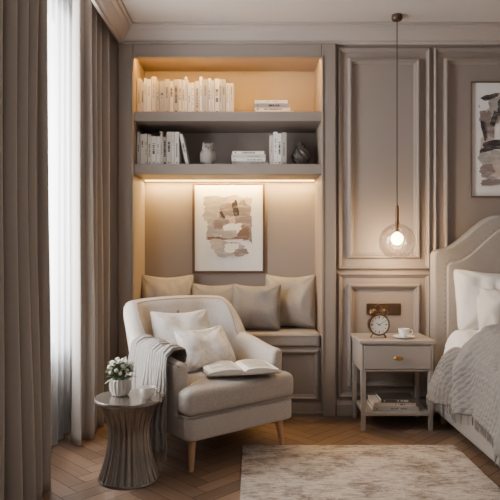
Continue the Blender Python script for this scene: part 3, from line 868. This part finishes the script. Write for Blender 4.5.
def cup(name, label, loc, s, rz, saucer):
    o = thing(name, label, 'cup', loc, (0, 0, rz))
    z = .008 if saucer else 0
    B().lathe([(r * s, z + h * s) for r, h in ((.018, 0), (.020, .003), (.030, .016), (.036, .036), (.038, .055), (.036, .055), (.034, .036), (.027, .016), (.002, .008))], 32).build('bowl', M['ceramic'], o)
    B().tube([(.036 * s, 0, z + .046 * s), (.052 * s, 0, z + .05 * s), (.060 * s, 0, z + .036 * s), (.050 * s, 0, z + .02 * s), (.031 * s, 0, z + .017 * s)], .0035 * s, 8).build('handle', M['ceramic'], o)
    if saucer:
        B().lathe([(.03 * s, 0), (.05 * s, .004), (.072 * s, .011), (.072 * s, .013), (.05 * s, .0075), (.002, .0072)], 36).build('saucer', M['ceramic'], o)
    return o
cup('teacup', 'small white cup beside the flower pot on the side table', (SX + .095, SY - .04, .4045), 1.02, R(-20), False)

# ------------------------------------------------------------------ nightstand
nx0, nx1, ny0, ny1 = .682, 1.155, 3.63, 3.975
cxn = (nx0 + nx1) / 2; cyn = (ny0 + ny1) / 2; hx = (nx1 - nx0) / 2; hyn = (ny1 - ny0) / 2
o = thing('nightstand', 'greige nightstand with one drawer, slim legs and a lower shelf', 'nightstand', (cxn, cyn, 0))
B().box(-hx, hx, -hyn, hyn, .545, .566).build('tabletop', M['ns'], o, bevel=.004)
b = B(); b.box(-hx + .012, -hx + .027, -hyn + .01, hyn - .005, .372, .545); b.box(hx - .027, hx - .012, -hyn + .01, hyn - .005, .372, .545)
b.box(-hx + .027, hx - .027, hyn - .02, hyn - .005, .372, .545); b.box(-hx + .027, hx - .027, -hyn + .012, hyn - .02, .372, .385); b.box(-hx + .027, hx - .027, -hyn + .012, hyn - .02, .534, .545)
b.build('case', M['ns'], o, bevel=.002)
dr = B().box(-hx + .030, hx - .030, -hyn + .004, -hyn + .022, .388, .531).build('drawer', M['ns'], o, bevel=.003)
b = B().lathe([(.006, 0), (.006, .012), (.016, .016), (.019, .022), (.015, .029), (.002, .031)], 24)
b.build('knob', M['brass'], dr, xf=T(0, -hyn + .004, .46) @ Matrix.Diagonal((1.5, 1, .75, 1)) @ Rx(90))
for (x, y) in ((-hx + .026, -hyn + .024), (hx - .026, -hyn + .024), (-hx + .026, hyn - .024), (hx - .026, hyn - .024)):
    B().loft([[Vector((x + sx * w, y + sy * w, z)) for sx, sy in ((-1, -1), (1, -1), (1, 1), (-1, 1))] for w, z in ((.012, .0005), (.016, .372))]).build('leg', M['ns'], o, bevel=.002)
B().box(-hx + .028, hx - .028, -hyn + .01, hyn - .02, .095, .115).build('lower_shelf', M['ns'], o, bevel=.003)
stack(cxn - .15, ny0 + .05, .1155, [(.026, .29, .2, 'c3', 'at the bottom'), (.024, .27, .19, 'c2', 'in the middle')], 'of the nightstand shelf stack', 'flat stack in the nightstand')
book(.022, .22, .17, 'c5', 'dark grey book lying on top of the nightstand shelf stack', (cxn - .09, ny0 + .055, .1155 + .026 + .024 + .0015 + .022), (0, PI / 2, 0), 'flat stack in the nightstand')

# alarm clock
o = thing('alarm_clock', 'antique bronze twin bell alarm clock with a white dial on the nightstand', 'clock', (.825, 3.76, .5665), (0, 0, R(6)))
zc = .085
XF = T(0, 0, zc) @ Rx(90)
B().lathe([(.055, -.025), (.066, -.018), (.070, 0), (.071, .022), (.068, .029), (.061, .029), (.0605, .022), (.06, .0215)], 48, cap1=False).build('case', M['clockm'], o, xf=XF)
dl = B().lathe([(.0605, .018), (.0605, .0215)], 48).build('dial', M['face'], o, xf=XF)
for i in range(12):
    b = B()
    a = i * PI / 6; l = .010 if i % 3 else .015; w = .0018 if i % 3 else .003
    d = Vector((math.sin(a), math.cos(a), 0)); s = Vector((d.y, -d.x, 0))
    p0, p1 = d * (.054 - l), d * .054
    b.face([p + Vector((0, 0, .0222)) for p in (p0 - s * w, p0 + s * w, p1 + s * w, p1 - s * w)])
    b.build('hour_mark', M['ink'], dl, xf=XF, smooth=False)
for nm, a, l, w in (('hour_hand', R(-60), .028, .0028), ('minute_hand', R(60), .042, .002)):
    b = B(); d = Vector((math.sin(a), math.cos(a), 0)); s = Vector((d.y, -d.x, 0)); z = .0235 if nm[0] == 'h' else .0245
    b.face([p + Vector((0, 0, z)) for p in (-d * .008 - s * w, -d * .008 + s * w, d * l + s * w * .4, d * l - s * w * .4)])
    b.build(nm, M['ink'], o, xf=XF, smooth=False)
for s in (-1, 1):
    q = T(s * .036, 0, zc + .072) @ Ry(s * 28)
    B().lathe([(.004, -.012), (.004, 0), (.029, .001), (.028, .012), (.02, .022), (.008, .027), (.001, .028)], 28).build('bell', M['clockm'], o, xf=q)
    B().tube([(s * .035, 0, zc - .058), (s * .046, 0, zc - .075), (s * .05, 0, .0004)], [.006, .006, .007], 10).build('foot', M['clockm'], o)
B().tube([(-.022, 0, zc + .095), (-.018, 0, zc + .118), (0, 0, zc + .128), (.018, 0, zc + .118), (.022, 0, zc + .095)], .003, 8).build('handle', M['clockm'], o)
cup('teacup', 'white cup standing on a saucer beside the alarm clock', (.985, 3.74, .5665), .95, R(-25), True)

# ------------------------------------------------------------------ bed
bx0, bx1 = 1.222, 2.88; bc = (bx0 + bx1) / 2
bed = thing('bed', 'upholstered greige bed with a curved nailhead-trimmed headboard against the panelled wall', 'bed', (bc, 3.0, 0))
hwB = bc - bx0
def hb(d=0):
    top = 1.365 - d; sh = 1.135 - d
    base = [(-hwB + d, .04 + d + (sh - .07 - d) * i / 12) for i in range(12)]
    L_ = []
    for i in range(6):
        a = PI / 2 * i / 5
        L_.append((-hwB + d + .045 * (1 - math.cos(a)), sh - .045 + .045 * math.sin(a)))
    x0 = -hwB + d + .045; x1 = -hwB + .44 + d * .6
    for i in range(1, 19):
        t = i / 18
        L_.append((x0 + (x1 - x0) * t, sh + (top - sh) * (t * t * (3 - 2 * t))))
    ctr = [(xx, top) for xx in (-.3, -.15, 0)]
    half_ = base + L_
    full = half_ + ctr + [(-x, z) for x, z in reversed(ctr[:-1])] + [(-x, z) for x, z in reversed(half_)]
    return [Vector(p) for p in full]
XFB = T(0, .965, 0) @ Rx(90)
def hpad(b, outline, z0, z1, r):
    loops = [[Vector((p.x, p.y, z0)) for p in outline]]
    for a in range(6):
        t = a / 5 * PI / 2
        loops.append([Vector((p.x, p.y, z1 - r + r * math.sin(t))) for p in offset(outline, r * (1 - math.cos(t)))])
    return b.loft(loops)
hbo = hpad(B(), hb(0), 0, .085, .02).build('headboard', M['bedfab'], bed, xf=XFB, ang=50)
hpad(B(), hb(.085), .08, .100, .016).build('headboard_panel', M['bedfab'], hbo, xf=XFB, ang=50)
hl = hb(.074)[6:-6]
acc = 0; nxt = 0
for a, c in zip(hl, hl[1:]):
    L_ = (c - a).length
    while nxt <= acc + L_:
        p = a.lerp(c, (nxt - acc) / L_); nxt += .036
        B().ball((p.x, p.y, .085), .0050, 2, (1, 1, .5)).build('nailhead', M['studs'], hbo, xf=XFB)
    acc += L_
for s in (-1, 1):
    x = s * (hwB - .03)
    pad(B(), rrect(-.031, .031, -1.15, .85, .02), .06, .36, .02).build('side_rail', M['bedrail'], bed, xf=T(x, 0, 0), ang=60)
pad(B(), rrect(-hwB + .001, hwB - .001, -1.21, -1.145, .02), .06, .38, .02).build('foot_rail', M['bedrail'], bed, ang=60)
B().box(-hwB + .06, hwB - .06, -1.14, .85, .2, .28).build('slat_base', M['bedrail'], bed, smooth=False)
for s in (-1, 1):
    for y in (-1.17, .8):
        B().tube([(s * (hwB - .04), y, .07), (s * (hwB - .04), y, .0005)], [.025, .02], 12).build('leg', M['legwood'], bed)
o = pad(B(), rrect(-.765, .765, -.985, .985, .06), 0, .285, .05, .0).build('mattress', M['white'], ang=60)
o.location = (bc, 2.862, .281); tag(o, 'thick white mattress lying in the upholstered bed', 'mattress')

# duvet
dprof = [(1.196, .37), (1.192, .44), (1.196, .50), (1.212, .56), (1.25, .600), (1.32, .618), (1.5, .624), (1.8, .627), (2.3, .627), (2.6, .622), (2.78, .616), (2.85, .598), (2.885, .555), (2.90, .50), (2.902, .40)]
def rump(x, y):
    r1 = 1 - abs(noise.noise(Vector((x * 4.5 + y * 2, y * 4.5 - x * 1.5, .3)))) * 2.2
    r2 = 1 - abs(noise.noise(Vector((x * 9, y * 8, 5.3)))) * 2
    return .036 * (r1 - .4) + .018 * (r2 - .4) + .018 * noise.noise(Vector((x * 3.2, y * 3.2, 1.3)))
def fd(u, v):
    x, z = along(dprof, u); y = 1.80 + 1.82 * v
    top = ss(.50, .60, z)
    n = rump(x, y)
    z2 = z + n * top
    side = 1 - top
    xo = (-(1 if x < bc else -1)) * (.016 * math.sin(y * 13 + 2 * z) * side + .009 * math.sin(y * 29) * side)
    z2 += .025 * math.sin(y * 6.5) * ss(.46, .34, z)
    return Vector((x + xo, y, z2))
def fduv(u, v):
    p = fd(u, v)
    if v > .84:      # folded-back head end
        t = (v - .84) / .16
        p.z += .036 * math.sin(PI * min(1, t * 1.15)) ** .6 - .03 * t * t if t * 1.15 < 1 else -.03 * t * t
    return p
b = B(); b.grid(130, 110, fduv)
o = b.build('duvet', M['white'], ang=180, solid=.022); tag(o, 'white crumpled duvet spread over the bed', 'duvet')

# knitted throw on the bed (knit ribs are real relief)
tprof = [(1.130, .275), (1.130, .35), (1.130, .42), (1.134, .50), (1.156, .58), (1.218, .656), (1.32, .692), (1.5, .706), (1.8, .710), (2.15, .710)]
def ft(u, v, knit=True):
    x, z = along(tprof, u)
    y1 = 3.52 - .24 * min(1, u / .18) - .20 * ss(.15, .38, u) - .12 * ss(.4, 1, u)
    y = 2.25 + (y1 - 2.25) * v + .03 * math.sin(u * 9) * v + .02 * noise.noise(Vector((u * 5, v * 5, 2)))
    top = ss(.52, .62, z); side = 1 - top
    n = rump(x, y) * .85
    # loose ridges running down from the top over the side
    q = y * 13 + 3.4 * noise.noise(Vector((y * 3, u * 3, 8)))
    fold = .030 * math.sin(q) + .013 * math.sin(2.3 * q + 1)
    kn = 0
    if knit:
        c = v * 38
        kn = .0070 * abs(math.sin(PI * c)) ** .8 * (.68 + .32 * math.sin(u * 240 + (2.6 if int(c) % 2 else -2.6) * abs((c % 1) - .5) * 2))
    xo = -(.034 + fold + kn) * side - .012 * ss(.45, .28, z)
    zz = z + (n + .016 + kn + .9 * fold * (1 - ss(.4, .95, u))) * top + .03 * math.sin(y * 5) * ss(.38, .28, z)
    return Vector((x + xo, y, zz))
b = B(); b.grid(230, 300, ft, (1.3, 1.1))
o = b.build('knitted_throw', M['bedthrow'], ang=180, solid=.010); tag(o, 'grey chunky knitted throw with fringe hanging over the bed side', 'throw')
fr = B()
for i in range(64):
    p = ft(0, i / 63, False)
    fr.tube([p, p + Vector((-.003, random.uniform(-.005, .005), -.025)), p + Vector((-.002, random.uniform(-.01, .01), -.05))], [.0042, .004, .0024], 5)
fr.build('fringe', M['bedthrow'], o)

pz = .590
for (x, y, w, h, t, lean, yaw, m, lab, sd) in (
    (1.68, 3.75, .70, .44, .19, 13, 0, 'white', 'large white pillow standing against the left side of the headboard', 11),
    (1.745, 3.58, .66, .36, .20, 32, -6, 'pillowg', 'pale grey pillow leaning in front of the larger pillow on the near bed side', 12),
    (2.45, 3.75, .70, .44, .19, 13, 0, 'white', 'large white pillow against the right side of the headboard, mostly out of frame', 13)):
    pillow('bed_pillow', lab, w, h, t, M[m], T(x, y, pz) @ Rz(yaw) @ Rx(90 - lean), cat='pillow', group='pillows on the bed', seed=sd, crease=.06, slump=.09, conc=.045, ease=.02)

# ------------------------------------------------------------------ camera and light
cam = bpy.data.cameras.new('camera'); co = bpy.data.objects.new('camera', cam); C.objects.link(co)
co.location = (0, 0, 1.13); co.rotation_euler = (R(90), 0, 0); cam.sensor_width = 36; cam.lens = 584 / 500 * 36; cam.clip_start = .05
bpy.context.scene.camera = co

def area(name, loc, rot, sx, sy, power, col):
    l = bpy.data.lights.new(name, 'AREA'); l.shape = 'RECTANGLE'; l.size = sx; l.size_y = sy; l.energy = power; l.color = col
    o = bpy.data.objects.new(name, l); C.objects.link(o); o.location = loc; o.rotation_euler = rot; return o
area('window_daylight', (-1.75, 2.75, 1.60), (0, R(-90), 0), 2.0, 2.1, 860, (.97, .98, 1))
area('shelf_led_light', (-.152, 4.343, 1.640), (R(4), 0, 0), 1.24, .016, 17, (1, .65, .22))
area('top_led_light', (-.152, 4.012, 2.466), (R(24), 0, 0), 1.24, .012, 11.5, (1, .53, .11))
area('added_fill_light', (.7, .6, 2.62), (R(18), 0, 0), 1.8, 1.2, 19, (1, .95, .90))  # added fill lamp out of view, lifts the ambient level; no real fitting
pl = bpy.data.lights.new('pendant_light', 'POINT'); pl.energy = 10; pl.color = (1, .71, .41); pl.shadow_soft_size = .03
po = bpy.data.objects.new('pendant_light', pl); C.objects.link(po); po.location = (PX, PY, 1.115)

w = bpy.data.worlds.new('world'); bpy.context.scene.world = w; w.use_nodes = True
bg = w.node_tree.nodes['Background']; bg.inputs['Color'].default_value = (1, .98, .96, 1); bg.inputs['Strength'].default_value = .18
